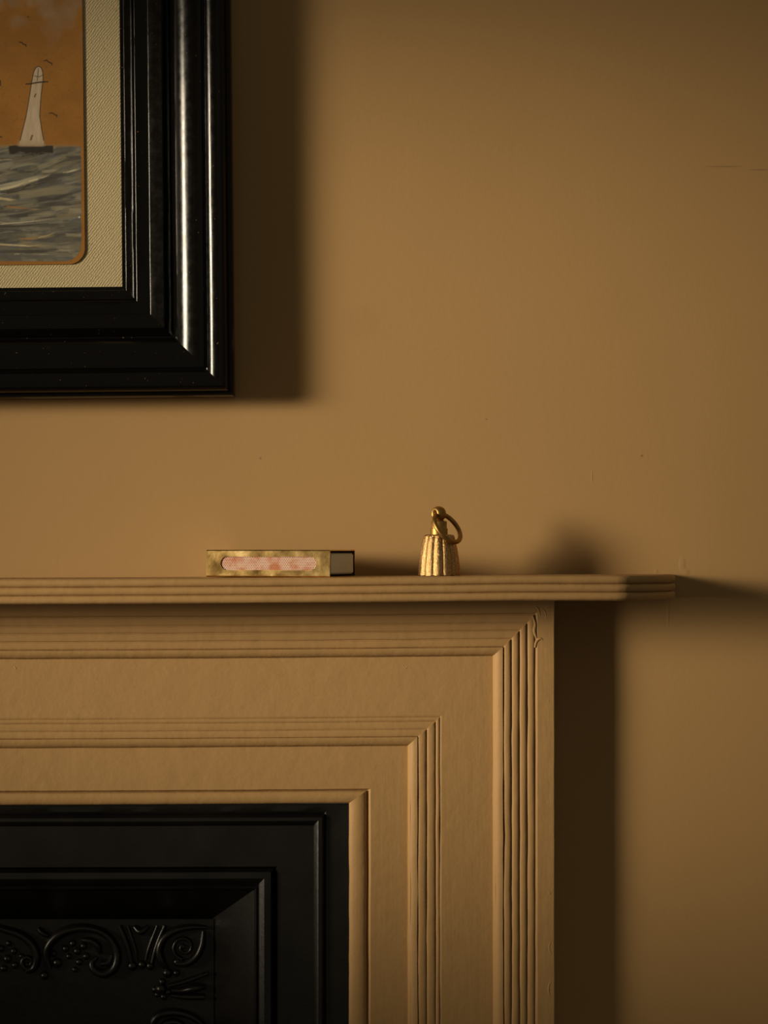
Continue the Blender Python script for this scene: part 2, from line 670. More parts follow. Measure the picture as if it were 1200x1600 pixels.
iprof_groups = [
    ('outer_rim', [(545.6, 1253.8, -0.002), (545.6, 1253.8, 0.008), (510, 1264, 0.008), (507, 1268, 0.0066)]),
    ('outer_bead', [(508, 1268, 0.005), (507, 1269, 0.009), (503, 1273, 0.0118), (498, 1278, 0.0122), (493, 1283, 0.0105), (490, 1287, 0.0066), (489, 1288, 0.004)]),
    ('frame_band', [(491, 1286, -0.002), (491, 1286, 0.0072), (434, 1350, 0.0072), (431, 1353, 0.004), (431, 1353, -0.002)]),
    ('inner_bead', [(432, 1352, -0.004), (429, 1354, 0.0045), (424, 1358, 0.0105), (414, 1367, 0.0125), (406, 1376, 0.0095), (403, 1381, 0.0045), (401, 1384, 0.006), (398, 1387, 0.004), (397, 1388, -0.004)]),
    ('bevel', [(402, 1382, -0.002), (399, 1386, 0.003), (330, 1441, PLATE_H), (326, 1444, PLATE_H - 0.004), (402, 1382, PLATE_H - 0.004)]),
]
for gi, (nm, pr) in enumerate(iprof_groups):
    lo = min(h for *_, h in pr)
    if nm == 'outer_rim':
        pr = pr + [(507, 1268, -0.002)]
    prof = [icorner(*p) for p in pr]
    # one continuous casting: left leg, head, right leg
    rings = []
    NS = 60
    pts = [(-1, t) for t in np.linspace(0, 1, 40)[:-1]] + [(0, t) for t in np.linspace(0, 1, NS)] + [(1, t) for t in np.linspace(0, 1, 40)[1:]]
    for seg, t in pts:
        ring = []
        for (x, z, h) in prof:
            xl = 2 * XC - x
            if seg == -1:
                X, Z = xl, z * t
            elif seg == 0:
                X, Z = xl + (x - xl) * t, z
            else:
                X, Z = x, z * (1 - t)
            w = wob(X, Z, 70 + gi, 0.00018, 30)
            ring.append((X, -(h + (w if h > lo + 0.001 else 0)), Z + sag(X) * (1 if seg == 0 else 0) * 0.6))
        rings.append(ring)
    o = link_mesh(nm, *rings_to_mesh(rings), MAT_IRON, None, smooth=35)
    o.parent = insert
    o.matrix_parent_inverse = Matrix.Translation((-XC, 0, 0))
bx = P(330, 1440, PLATE_H)
a = P(334, 1436, PLATE_H)
v, f = box_data((2 * XC - a.x, -PLATE_H - 0.001, 0.0), (a.x, -PLATE_H + 0.008, a.z))
plate = link_mesh('back_plate', v, f, MAT_IRON, None, smooth=0)
plate.parent = insert
plate.matrix_parent_inverse = Matrix.Translation((-XC, 0, 0))
PH = PLATE_H + 0.001


def smooth_path(pts, n=8):
    out = []
    q = [pts[0]] + list(pts) + [pts[-1]]
    for i in range(1, len(q) - 2):
        p0, p1, p2, p3 = (np.array(q[i + k], float) for k in (-1, 0, 1, 2))
        for j in range(n):
            t = j / n
            out.append(0.5 * ((2 * p1) + (-p0 + p2) * t + (2 * p0 - 5 * p1 + 4 * p2 - p3) * t * t + (-p0 + 3 * p1 - 3 * p2 + p3) * t ** 3))
    out.append(np.array(pts[-1], float))
    return out


def relief_data(paths, balls=(), PH=PH, kh=0.00105, kr=1.3):
    """Relief strokes on the plate: each path is a list of (px, py, radius px); each ball is a boss."""
    V, Fs = [], []
    for path in paths:
        sp = smooth_path([(a_, b_, c_ * kr) for a_, b_, c_ in path], 6)
        rings = []
        for i, p in enumerate(sp):
            a_ = sp[max(i - 1, 0)]
            b_ = sp[min(i + 1, len(sp) - 1)]
            t = b_[:2] - a_[:2]
            t = t / (np.linalg.norm(t) + 1e-9)
            nrm = np.array((-t[1], t[0]))
            ring = []
            for k in range(7):
                an = math.pi * k / 6
                q = p[:2] + nrm * p[2] * math.cos(an)
                w = P(q[0], q[1], PH)
                ring.append((w.x, w.y - p[2] * kh * math.sin(an) + (0.001 if k in (0, 6) else 0), w.z))
            rings.append(ring)
        v_, f_ = rings_to_mesh(rings)
        n0 = len(V)
        V += v_
        Fs += [tuple(i + n0 for i in q) for q in f_]
    for (px, py, r) in balls:
        n0 = len(V)
        w = P(px, py, PH)
        rr = r * 0.00062
        for j in range(4):
            el = math.pi / 2 * j / 4
            for k in range(10):
                az = 2 * math.pi * k / 10
                V.append((w.x + rr * math.cos(el) * math.cos(az), w.y - rr * 1.1 * math.sin(el) + (0.001 if j == 0 else 0), w.z + rr * math.cos(el) * math.sin(az)))
        V.append((w.x, w.y - rr * 1.1, w.z))
        for j in range(3):
            for k in range(10):
                k2 = (k + 1) % 10
                Fs.append((n0 + j * 10 + k, n0 + j * 10 + k2, n0 + (j + 1) * 10 + k2, n0 + (j + 1) * 10 + k))
        for k in range(10):
            Fs.append((n0 + 30 + k, n0 + 30 + (k + 1) % 10, n0 + 40))
    return V, Fs


def relief(name, paths, balls=()):
    v_, f_ = relief_data(paths, balls)
    o = link_mesh(name, v_, f_, MAT_IRON, None, smooth=60)
    o.parent = plate
    return o


def spiral(cx, cy, r0, r1, a0, turns, w0, w1, n=14):
    out = []
    for i in range(n):
        t = i / (n - 1)
        an = a0 + turns * 2 * math.pi * t
        r = r0 + (r1 - r0) * t
        out.append((cx + r * math.cos(an), cy + r * math.sin(an), w0 + (w1 - w0) * t))
    return out


relief('corner_scroll', [
    [(324, 1449, 2.5), (300, 1448, 4), (275, 1453, 5), (256, 1466, 5.5), (249, 1485, 5.5), (254, 1503, 5), (262, 1513, 3)],
    [(318, 1454, 2.5), (316, 1475, 4.5), (308, 1493, 5), (293, 1504, 5), (276, 1505, 4)],
    spiral(288, 1480, 19, 4, math.radians(100), 1.4, 3.0, 2.0)],
    [(277, 1503, 6), (287, 1479, 3.5), (262, 1520, 7), (276, 1520, 5)])
fan = relief('leaf_fan', [
    [(187, 1446, 3), (194, 1462, 3.5), (201, 1482, 3.5), (206, 1504, 3)],
    [(200, 1446, 2), (206, 1464, 2.5), (212, 1484, 2.5), (214, 1500, 2)],
    [(258, 1446, 3), (250, 1464, 3.5), (243, 1484, 3.5), (238, 1504, 3)],
    [(246, 1446, 2), (239, 1464, 2.5), (232, 1484, 2.5), (228, 1500, 2)],
    [(210, 1447, 3), (220, 1455, 5), (232, 1447, 3)]],
    [(207, 1509, 7), (222, 1507, 6), (235, 1509, 6)])
scroll = relief('leaf_scroll', [
    [(78, 1512, 4), (73, 1494, 5), (77, 1476, 6), (92, 1460, 6.5), (114, 1451, 6), (140, 1450, 5.5), (163, 1458, 5), (178, 1474, 5), (184, 1494, 5.5), (178, 1513, 6), (162, 1521, 6), (147, 1514, 5), (144, 1503, 4), (152, 1496, 3)],
    [(128, 1468, 3), (144, 1470, 4.5), (154, 1479, 4.5), (156, 1490, 3)],
    [(158, 1505, 4), (170, 1503, 4.5), (176, 1492, 3)],
    [(60, 1450, 3), (68, 1458, 4), (76, 1462, 3)]],
    [(90, 1504, 7), (84, 1490, 5), (103, 1482, 5), (114, 1474, 5), (121, 1486, 5.5), (131, 1478, 5), (108, 1494, 4.5), (124, 1503, 5), (135, 1494, 5), (117, 1515, 4), (70, 1524, 6)])
relief('leaf_scroll', [
    [(-14, 1446, 4), (8, 1452, 5), (32, 1460, 5.5), (50, 1474, 5.5), (58, 1494, 5.5), (54, 1511, 5), (42, 1516, 4.5)],
    spiral(44, 1503, 11, 3, math.radians(80), 1.2, 3.5, 2.5)],
    [(2, 1482, 5), (12, 1498, 6), (22, 1486, 5), (24, 1508, 5), (6, 1513, 5), (14, 1474, 4), (34, 1494, 4), (-8, 1496, 5)])
relief('flower_boss', [
    [(268, 1547, 3), (285, 1547, 4), (305, 1543, 6), (322, 1541, 3)],
    [(268, 1555, 2.5), (290, 1557, 4), (320, 1557, 4)],
    [(264, 1540, 3), (290, 1533, 3.5), (326, 1520, 3)]],
    [(252, 1545, 8), (243, 1546, 5), (254, 1534, 5), (256, 1557, 5), (263, 1550, 5), (246, 1554, 4)])
relief('leaf_scroll', [
    [(238, 1612, 4), (240, 1596, 5), (250, 1585, 5.5), (268, 1581, 5.5), (290, 1584, 5), (308, 1593, 4.5), (322, 1606, 4)],
    [(252, 1612, 4), (258, 1600, 4.5), (272, 1596, 4.5), (286, 1602, 4), (290, 1614, 4)]],
    [(256, 1606, 6), (272, 1610, 6), (300, 1606, 5)])
for k in range(1, 3):                           # the border runs on past the picture's edge
    for src, dx in ((fan, -275), (scroll, -275)):
        o = src.copy()
        C.objects.link(o)
        o.parent = plate
        o.location.x = dx * k * 0.000508

# old runs and lumps in the paint
def paint_run(paths, balls, depth, mat, parent):
    for path in paths:
        v_, f_ = relief_data([path], balls, PH=depth, kh=0.00030, kr=1.0)
        o = link_mesh('paint_run', v_, f_, mat, None, smooth=70)
        o.parent = parent


paint_run([[(832, 962, 1.2), (836, 974, 2.2), (835, 986, 2.6), (838, 997, 1.6)],
           [(836, 1012, 1.6), (838, 1003, 2.2), (844, 998, 2.2), (848, 1000, 1.2)],
           [(835, 945, 1.0), (841, 952, 1.8), (844, 962, 1.2)],
           [(846, 950, 0.8), (852, 957, 1.4), (853, 968, 0.8)]], [], hS - 0.0002, MAT_JAMB, right_jamb)
paint_run([[(860, 1088, 0.8), (857, 1096, 1.4), (861, 1104, 1.2), (858, 1118, 1.2), (861, 1130, 0.8)],
           [(856, 1392, 0.8), (859, 1396, 1.8), (862, 1394, 0.8)], [(861, 1530, 0.8), (857, 1545, 1.8), (860, 1560, 1.0)],
           [(861, 1470, 0.8), (858, 1480, 1.3), (861, 1492, 0.8)]], [], hS - 0.0002, MAT_JAMB, right_jamb)
paint_run([[(66, 1163, 1.2), (74, 1158, 2.4), (84, 1158, 2.2), (92, 1162, 1.0)], [(100, 1164, 1.2), (104, 1158, 2.4), (107, 1162, 1.0)]], [], 0.0205, MAT_HEAD, lintel)
paint_run([[(628, 1039, 0.8), (634, 1044, 1.4), (637, 1040, 0.8)], [(22, 1040, 0.8), (25, 1045, 1.4)]], [], hB - 0.0002, MAT_HEAD, lintel)
paint_run([[(90, 1248, 1.2), (98, 1244, 2.2), (106, 1248, 1.0)], [(120, 1250, 1.2), (131, 1246, 2.4), (141, 1250, 1.0)], [(264, 1251, 1.2), (272, 1245, 2.4), (278, 1250, 1.0)]], [], 0.0155, MAT_HEAD, lintel)

# ------------------------------------------------------------------ framed picture
TILT = 0.0100
PIV = P(364.5, 618, 0.027)
PIV.y = 0.0
picture = empty('framed_picture', PIV, 'lighthouse seascape on a linen mat in a wide glossy black moulded frame', 'picture', rot=(0, -TILT, 0))
PSC = (D - 0.020) / F


def L(px, py, d=0.018):
    """Picture-local (x, z) of a pixel."""
    w = P(px, py, d)
    dx, dz = w.x - PIV.x, w.z - PIV.z
    c, s = math.cos(TILT), math.sin(TILT)
    return (dx * c + dz * s, -dx * s + dz * c)


FW, FH = 0.53, 0.66                             # outer size of the frame
K = 0.000493                                    # metres per pixel on the frame


def arc_pts(cx, cy, a, b, t0, t1, n):
    return [(cx + a * math.cos(math.radians(t0 + (t1 - t0) * i / n)), cy + b * math.sin(math.radians(t0 + (t1 - t0) * i / n))) for i in range(n + 1)]


# (offset from the sight edge in px, height in mm)
fp = [(0, 4.0), (0, 9.6), (1.0, 10.2), (5.2, 10.4)]
fp += arc_pts(7.6, 10.6, 2.2, 2.6, 180, 90, 6)
fp += [(17.0, 13.3)]
fp += arc_pts(20.0, 13.4, 2.6, 1.7, 180, 60, 5)
fp += arc_pts(25.2, 14.2, 2.9, 2.5, 170, 70, 6)
fp += [(44.4, 16.7)]
fp += arc_pts(46.8, 16.9, 2.0, 1.3, 180, 100, 5)
fp += [(56, 19.4), (67, 20.9), (68.5, 20.6), (80.5, 15.0), (82.0, 15.0)]
fp += arc_pts(131, 15.8, 48.8, 18.2, 178, 92, 26)
fp += [(131.6, 33.9), (132.8, 32.2), (134.6, 32.0), (135.4, 32.4)]
fp += arc_pts(159.5, 29.8, 24.0, 7.6, 156, 90, 14)
fp += arc_pts(159.5, 29.8, 9.5, 7.6, 84, 10, 10)
fp += [(169.4, 30.2), (170.4, 29.2), (174, 28.8), (175.5, 27.6), (175.5, 0.5), (20, 0.5), (20, 4.0)]


def frame_rail(name, kind):
    rings = []
    n = 48
    for k in range(n + 1):
        t = k / n
        ring = []
        for (q, h) in fp:
            o_ = (175.5 - q) * K                 # distance from the outer edge
            if kind == 'right':
                p = (-o_, o_ + (FH - 2 * o_) * t)
            elif kind == 'bottom':
                p = (-FW + o_ + (FW - 2 * o_) * t, o_)
            elif kind == 'left':
                p = (-FW + o_, o_ + (FH - 2 * o_) * t)
            else:
                p = (-FW + o_ + (FW - 2 * o_) * t, FH - o_)
            w = 0.00012 * nz(p[0] + q, p[1] * 3, q * 0.3, 14.0) if h > 5 else 0
            ring.append((p[0] + (w if kind in ('right', 'left') and 2 < q < 172 else 0), -h * 0.001 - w, p[1]))
        rings.append(ring)
    return link_mesh(name, *rings_to_mesh(rings), MAT_FRAME, picture, smooth=32)


for kd in ('right', 'bottom', 'left', 'top'):
    frame_rail('frame_rail', kd)

RIM = 175.5 * K - 0.003
v, f = box_data((-FW + RIM, -0.0085, RIM), (-RIM, -0.0045, FH - RIM))
link_mesh('linen_mat', v, f, MAT_LINEN, picture, smooth=0)

# the painted panel ------------------------------------------------------
pr, pb = L(131.5, 0, 0.011)[0], L(0, 413.5, 0.011)[1]
pr = L(131.0, 260, 0.011)[0]
pb = L(60, 413.0, 0.011)[1]
PW, PHT = 0.285, 0.46
CR = 0.0125
fx = np.concatenate([np.linspace(pr - PW, pr - 0.078, 60, endpoint=False), np.linspace(pr - 0.078, pr, 290)])
fz = np.concatenate([np.linspace(pb, pb + 0.222, 800, endpoint=False), np.linspace(pb + 0.222, pb + PHT, 70)])
GX, GZ = np.meshgrid(fx, fz)                     # local coordinates
c_, s_ = math.cos(TILT), math.sin(TILT)
WX = PIV.x + GX * c_ - GZ * s_
WZ = PIV.z + GX * s_ + GZ * c_
sc_ = (D - 0.011) / F
U = 600 + WX / sc_                               # where each spot of the painting lies, in picture rows and columns
W = HORIZON - (WZ - CZ) / sc_


def s2l(c):
    c = np.array(c, float) / 255.0
    return np.where(c <= 0.04045, c / 12.92, ((c + 0.055) / 1.055) ** 2.4)


ILL = np.array((0.55, 0.47, 0.36))               # light falling on the picture


def alb(c):
    return np.clip(s2l(c) / ILL, 0, 0.9)


def vnoise(x, y, seed):
    r = np.random.default_rng(seed)
    T = r.random((128, 128))
    xi, yi = np.floor(x).astype(int), np.floor(y).astype(int)
    tx, ty = x - xi, y - yi
    tx, ty = tx * tx * (3 - 2 * tx), ty * ty * (3 - 2 * ty)
    a_ = T[yi % 128, xi % 128]
    b_ = T[yi % 128, (xi + 1) % 128]
    cc = T[(yi + 1) % 128, xi % 128]
    d_ = T[(yi + 1) % 128, (xi + 1) % 128]
    return (a_ * (1 - tx) + b_ * tx) * (1 - ty) + (cc * (1 - tx) + d_ * tx) * ty


def fbm(x, y, seed, o=3):
    s, a_, t = 0, 0.5, 0
    for k in range(o):
        s = s + a_ * vnoise(x * 2 ** k, y * 2 ** k, seed + k)
        t += a_
        a_ *= 0.5
    return s / t


COL = np.zeros(GX.shape + (3,))
HGT = np.zeros(GX.shape)


def lay(mask, color, hgt=0.0):
    global COL, HGT
    m = np.clip(mask, 0, 1)[..., None]
    COL = COL * (1 - m) + (np.asarray(color) if np.ndim(color) > 1 else alb(color)) * m
    HGT = HGT + hgt * np.clip(mask, 0, 1)


def sstep(a_, b_, x):
    t = np.clip((x - a_) / (b_ - a_), 0, 1)
    return t * t * (3 - 2 * t)


# sky: bare tawny board, scrubbed with grey cloud towards the top
n1 = fbm(U / 40, W / 30, 1)
COL[:] = alb((108, 67, 21))
lay(sstep(0.45, 0.75, n1) * 0.5, (116, 73, 24))
lay(sstep(0.5, 0.25, n1) * 0.5, (98, 60, 19))
lay(sstep(0.62, 0.80, fbm(U / 3, W / 3, 9)) * 0.35, (84, 52, 18))
cl = sstep(0.46, 0.72, fbm(U / 26 + 3, W / 34 + 5, 14)) * sstep(90, 10, W)
lay(cl * 0.55, (108, 84, 58))
lay(sstep(0.5, 0.8, fbm(U / 18 + 8, W / 26, 31)) * sstep(45, -10, W) * 0.6, (120, 92, 60))

# sea: dragged brush strokes
sea_top = 229 + 3 * (fbm(U / 12, W * 0, 17) - 0.5)
sea = sstep(-1.2, 1.2, W - sea_top) * sstep(127.8, 126.0, U + 1.6 * (fbm(U * 0, W / 9, 23) - 0.5) * 2 - (W > 380) * 0) * sstep(410.0, 407.5, W)
# rounded painted corner, the bare board shows as a tawny rim
ccx, ccy, cr = 127 - 27, 408 - 27, 27.0
q = np.sqrt(np.maximum(U - ccx, 0) ** 2 + np.maximum(W - ccy, 0) ** 2)
sea = sea * sstep(cr + 0.8, cr - 0.8, q)
SC, SH = COL.copy(), HGT.copy()
COL0 = COL.copy()
COL[:] = alb((74, 66, 50))
lay(sstep(0.4, 0.7, fbm(U / 34, W / 9, 41)), (90, 79, 58))
lay(sstep(0.55, 0.3, fbm(U / 40 + 5, W / 8, 43)), (54, 48, 38))
lay(sstep(0.52, 0.75, fbm(U / 30 + 2, W / 12 + 2, 47)) * 0.6, (60, 58, 52))
pal = [(104, 92, 68), (92, 82, 62), (62, 55, 42), (44, 38, 30), (74, 68, 56), (112, 98, 72), (52, 46, 36), (84, 72, 50), (66, 62, 56)]


def stroke(x0, y0, x1, y1, w, color, op, seed, bend=0.0, hgt=0.5):
    dx, dy = x1 - x0, y1 - y0
    ln = math.hypot(dx, dy)
    ux, uy = dx / ln, dy / ln
    a_ = (U - x0) * ux + (W - y0) * uy
    b_ = -(U - x0) * uy + (W - y0) * ux - bend * np.sin(np.clip(a_ / ln, 0, 1) * math.pi)
    sel = (np.abs(b_) < w * 1.4) & (a_ > -w) & (a_ < ln + w)
    if not sel.any():
        return
    br = vnoise(a_[sel] / (ln * 0.35 + 3) + seed, b_[sel] / (w * 0.16 + 0.35) + 3 * seed, 100 + seed % 20)
    m = sstep(w, w * 0.55, np.abs(b_[sel]) + w * 0.35 * (br - 0.5)) * sstep(-w * 0.4, w * 0.4, a_[sel]) * sstep(ln, ln * 0.72, a_[sel] + 0.5 * ln * (br - 0.5))
    m = m * op * sstep(0.12, 0.55, br + 0.12)
    COL[sel] = COL[sel] * (1 - m[:, None]) + alb(color) * m[:, None]
    HGT[sel] += hgt * m * br


for i in range(330):
    y = rng.uniform(230, 410)
    x = rng.uniform(-60, 128)
    ln = rng.uniform(14, 60)
    rise = (0.22 if y < 300 else 0.12 if y < 345 else 0.04) + rng.normal(0, 0.07)
    stroke(x, y, x + ln, y - rise * ln, rng.uniform(1.2, 5.5), pal[rng.integers(len(pal))], rng.uniform(0.35, 0.8), i, rng.normal(0, 1.5))
sp = [(-10, 262, 62, 248, 7, (98, 88, 66), .8), (20, 252, 75, 246, 6, (72, 62, 46), .8), (60, 262, 100, 244, 5, (100, 88, 64), .7),
      (-5, 293, 78, 272, 4.2, (122, 108, 80), .9), (0, 296, 45, 284, 2.2, (146, 128, 92), .9), (45, 283, 78, 273, 1.6, (150, 130, 94), .9),
      (98, 270, 124, 263, 2.0, (140, 124, 92), .9), (10, 300, 90, 280, 4.0, (46, 39, 29), .85), (60, 282, 120, 266, 4.0, (50, 43, 33), .8),
      (30, 306, 112, 290, 8.0, (96, 84, 60), .85), (70, 300, 116, 296, 6.0, (92, 80, 58), .8), (-10, 308, 24, 312, 2.4, (138, 118, 78), .9),
      (-5, 318, 60, 312, 4.0, (84, 74, 54), .8), (60, 322, 126, 312, 4.5, (48, 41, 32), .8), (10, 322, 64, 328, 2.4, (120, 78, 36), .5),
      (-5, 331, 60, 326, 3.0, (54, 46, 35), .8), (0, 350, 85, 341, 1.3, (128, 112, 82), .8), (-5, 347, 40, 348, 1.0, (120, 106, 80), .7),
      (-5, 354, 70, 350, 2.4, (44, 37, 28), .8), (88, 338, 120, 334, 5.0, (92, 78, 52), .7), (40, 372, 92, 366, 3.2, (104, 86, 54), .7),
      (-5, 381, 70, 384, 1.8, (142, 122, 84), .95), (30, 378, 84, 386, 4.0, (96, 80, 52), .8), (-5, 392, 92, 392, 3.4, (50, 43, 33), .8),
      (86, 378, 124, 372, 8.0, (68, 58, 42), .8), (0, 402, 110, 400, 4.0, (66, 60, 48), .8), (108, 345, 126, 340, 3, (58, 58, 54), .7),
      (30, 373, 60, 372, 2.0, (128, 84, 34), .45), (60, 371, 86, 363, 1.2, (132, 112, 74), .7)]
for i, (x0, y0, x1, y1, w, c, op) in enumerate(sp):
    stroke(x0, y0, x1, y1, w, c, op, 400 + i, 0.8)
SEA, SEAH = COL.copy(), HGT.copy()
COL = SC * (1 - sea[..., None]) + SEA * sea[..., None]
HGT = SH * (1 - sea) + SEAH * sea
lay(np.exp(-((U - 123.5) / 1.0) ** 2 - ((W - 339) / 1.0) ** 2), (190, 170, 130))

# wet rock below the tower and the haze line of the horizon
rk = sstep(11, 16, U + 3 * (fbm(U / 3, W / 3, 61) - 0.5)) * sstep(84, 81, U) * sstep(226.5, 228.5, W + 2 * (fbm(U / 5, W * 0, 62) - 0.5)) * sstep(245, 236, W + 11 * (fbm(U / 6, W / 4, 63) - 0.5) + 0.06 * np.abs(U - 50))
lay(sstep(224, 228, W) * sstep(232, 229, W) * sstep(128, 120, U) * 0.55, (96, 80, 54))
lay(rk * 1.3, (34, 27, 18), 0.4)
lay(sstep(84, 90, U) * sstep(122, 112, U) * sstep(227, 230, W) * sstep(240, 234, W + 6 * (fbm(U / 9, W / 4, 66) - 0.5)) * 0.7, (66, 58, 44))

# the tower
ly = np.array([103.3, 105, 110, 118, 126, 132.5, 146, 159, 181.5, 200, 219, 228])
lx = np.array([59.3, 56, 53.0, 51.0, 49.6, 48.4, 46.4, 44.3, 40.3, 35.8, 31.0, 29.5])
rx = np.array([60.2, 63.6, 66.0, 67.0, 67.0, 65.9, 64.2, 63.0, 61.8, 64.6, 67.9, 69.0])
le = np.interp(W, ly, lx)
re = np.interp(W, ly, rx)
inb = (W > 103.0) & (W < 227)
tower = sstep(-0.5, 0.6, U - le) * sstep(0.5, -0.6, U - re) * inb
tn = fbm(U / 4 + 2, W / 22, 71)
TC = alb((124, 101, 72))[None, None, :] * (1 - tn[..., None]) + alb((142, 118, 88))[None, None, :] * tn[..., None]
lay(tower * sstep(228, 223, W), TC, 0.5)
lay(sstep(215, 226, W) * sstep(24, 34, U) * sstep(72, 64, U) * sstep(230, 227, W) * 0.8, (122, 102, 72))


def line(pts, w, color, op=1.0):
    for (x0, y0), (x1, y1) in zip(pts[:-1], pts[1:]):
        dx, dy = x1 - x0, y1 - y0
        l2 = dx * dx + dy * dy + 1e-9
        t = np.clip(((U - x0) * dx + (W - y0) * dy) / l2, 0, 1)
        dd = np.hypot(U - x0 - t * dx, W - y0 - t * dy)
        lay(sstep(w * 0.62 + 0.5, w * 0.62 - 0.3, dd) * op, color)


ink = (48, 34, 16)
line(list(zip(lx, ly))[:-1], 1.1, ink, 0.95)
line(list(zip(rx, ly))[:-1], 1.0, ink, 0.9)
line([(40.3, 130.9), (48, 130.4)], 1.5, (38, 26, 12))
line([(48, 130.4), (60, 128.2), (70, 127.4)], 1.5, (38, 26, 12))
line([(56, 129.0), (70, 127.4), (74.6, 127.4)], 1.2, (38, 26, 12))
line([(59.6, 106.5), (58.9, 116), (58.2, 125.3)], 0.9, (58, 46, 30), 0.9)
line([(53, 117.8), (57, 119.2), (61, 119.4), (66.5, 117.0)], 0.8, (58, 46, 30), 0.85)
line([(53.6, 151), (55.6, 146.6)], 1.5, (60, 46, 28), 0.9)
line([(48, 217.6), (50, 211.5)], 2.4, (74, 58, 36), 0.9)
for b in ([(68.8, 94.6), (72.4, 93.4), (75.8, 96.6), (80.2, 98.2), (81, 100.4)], [(77, 176.5), (81.5, 176.2), (85.0, 178.6), (88.6, 179.8), (88.0, 182.2)],
          [(29.8, 65.2), (34.0, 66.0), (36.4, 68.6), (40.0, 69.4), (40.4, 71.8)], [(-6, 124), (0.3, 126), (0.3, 133)], [(-5, 212), (2, 213.6)],
          [(-60, 150), (-56, 148), (-52, 151), (-47, 150)], [(-90, 90), (-86, 88), (-82, 91), (-77, 90)]):
    line(b, 1.25, (40, 26, 10), 0.95)
line([(43, 25.4), (44, 26.2)], 1.2, (44, 30, 14))

# panel outline with a rounded corner (board edge left tawny)
ex = np.maximum(GX - (pr - CR), 0)
ez = np.maximum((pb + CR) - GZ, 0)
rad = np.sqrt(ex ** 2 + ez ** 2)
over = rad > CR
NX, NZ = GX.copy(), GZ.copy()
NX[over] = (pr - CR) + ex[over] / rad[over] * CR
NZ[over] = (pb + CR) - ez[over] / rad[over] * CR
lay(sstep(CR - 0.0009, CR - 0.0003, rad) * ((ex > 0) | (ez > 0)), (112, 66, 16))
rows, cols = GX.shape
Y = -0.0098 - 0.00010 * HGT
idx = np.arange(rows * cols).reshape(rows, cols)
quads = np.stack([idx[:-1, :-1], idx[:-1, 1:], idx[1:, 1:], idx[1:, :-1]], -1).reshape(-1, 4)
co = np.stack([NX, Y, NZ], -1).reshape(-1, 3)
# skirt: the sides of the panel
loop = np.concatenate([idx[0, :], idx[1:, -1], idx[-1, -2::-1], idx[-2:0:-1, 0]])
skirt = co[loop].copy()
skirt[:, 1] = -0.0086
base = len(co)
nL = len(loop)
j = np.arange(nL)
sq = np.stack([loop, base + j, base + (j + 1) % nL, loop[(j + 1) % nL]], -1)
me = bpy.data.meshes.new('painted_panel')
allv = np.concatenate([co, skirt])
me.from_pydata(allv.tolist(), [], np.concatenate([quads, sq]).tolist())
allc = np.concatenate([COL.reshape(-1, 3), np.tile(alb((112, 66, 16)), (nL, 1))])
ca = me.color_attributes.new('paint', 'FLOAT_COLOR', 'POINT')
ca.data.foreach_set('color', np.concatenate([allc, np.ones((len(allc), 1))], 1).astype(np.float32).ravel())
M = Mat('oil_paint')
at = M.n('ShaderNodeAttribute', attribute_name='paint')
nn = M.noise(900.0, 2, 0.6)
M.out(color=at.outputs['Color'], rough=0.62, spec=0.25, normal=M.bump(nn, 0.00008, 0.4))
link_me('painted_panel', me, M.m, picture, smooth=60)

# ------------------------------------------------------------------ brass matchbox holder
BL, BW, BH = 0.1005, 0.0530, 0.0206
bc = Vector((-0.0785, -0.0500, 0))
box_z = z_top + sag(bc.x) + 0.0002
mb = empty('matchbox_holder', (bc.x, bc.y, box_z), 'shiny brass matchbox cover with a dotted red striking strip on the shelf', 'matchbox', rot=(0, 0, math.radians(-20)))
# sleeve: rounded-rectangle tube open at both ends, its front side pierced by a round-ended slot
bm = bmesh.new()
rr = 0.0012
prof = []
for (cy, cz, a0) in ((-BW / 2 + rr, rr, 180), (BW / 2 - rr, rr, 270), (BW / 2 - rr, BH - rr, 0), (-BW / 2 + rr, BH - rr, 90)):
    for i in range(7):
        an = math.radians(a0 + 90 * i / 6)
        prof.append((cy + rr * math.cos(an), cz + rr * math.sin(an)))
# starts on the front side going down round the bottom, back and top; the front gap closes with the pierced plate
r0 = [bm.verts.new((-BL / 2, y, z)) for y, z in prof]
r1 = [bm.verts.new((BL / 2, y, z)) for y, z in prof]
for i in range(len(prof) - 1):
    bm.faces.new((r0[i], r0[i + 1], r1[i + 1], r1[i]))
slot = []
sc2 = 0.000486 / math.cos(math.radians(20))
sx0, sx1 = -BL / 2 + 0.0117, BL / 2 - 0.0108
szc, srad = BH * 0.505, 0.0050
for (cx, a0) in ((sx1 - srad, -90), (sx0 + srad, 90)):
    for i in range(13):
        an = math.radians(a0 + 180 * i / 12)
        slot.append(bm.verts.new((cx + srad * math.cos(an), -BW / 2, szc + srad * math.sin(an))))
ed = []
for i in range(len(slot)):
    ed.append(bm.edges.new((slot[i], slot[(i + 1) % len(slot)])))
fr = [r0[0], r1[0], r1[-1], r0[-1]]
for a_, b_ in zip(fr, fr[1:] + fr[:1]):
    e = bm.edges.get((a_, b_)) or bm.edges.new((a_, b_))
    ed.append(e)
bmesh.ops.triangle_fill(bm, edges=ed, use_beauty=True)
bmesh.ops.recalc_face_normals(bm, faces=bm.faces)
me = bpy.data.meshes.new('brass_sleeve')
bm.to_mesh(me)
bm.free()
slv = link_me('brass_sleeve', me, MAT_BRASS, mb, smooth=0)
sol = slv.modifiers.new('thickness', 'SOLIDIFY')
sol.thickness = 0.0008
sol.offset = -1.0
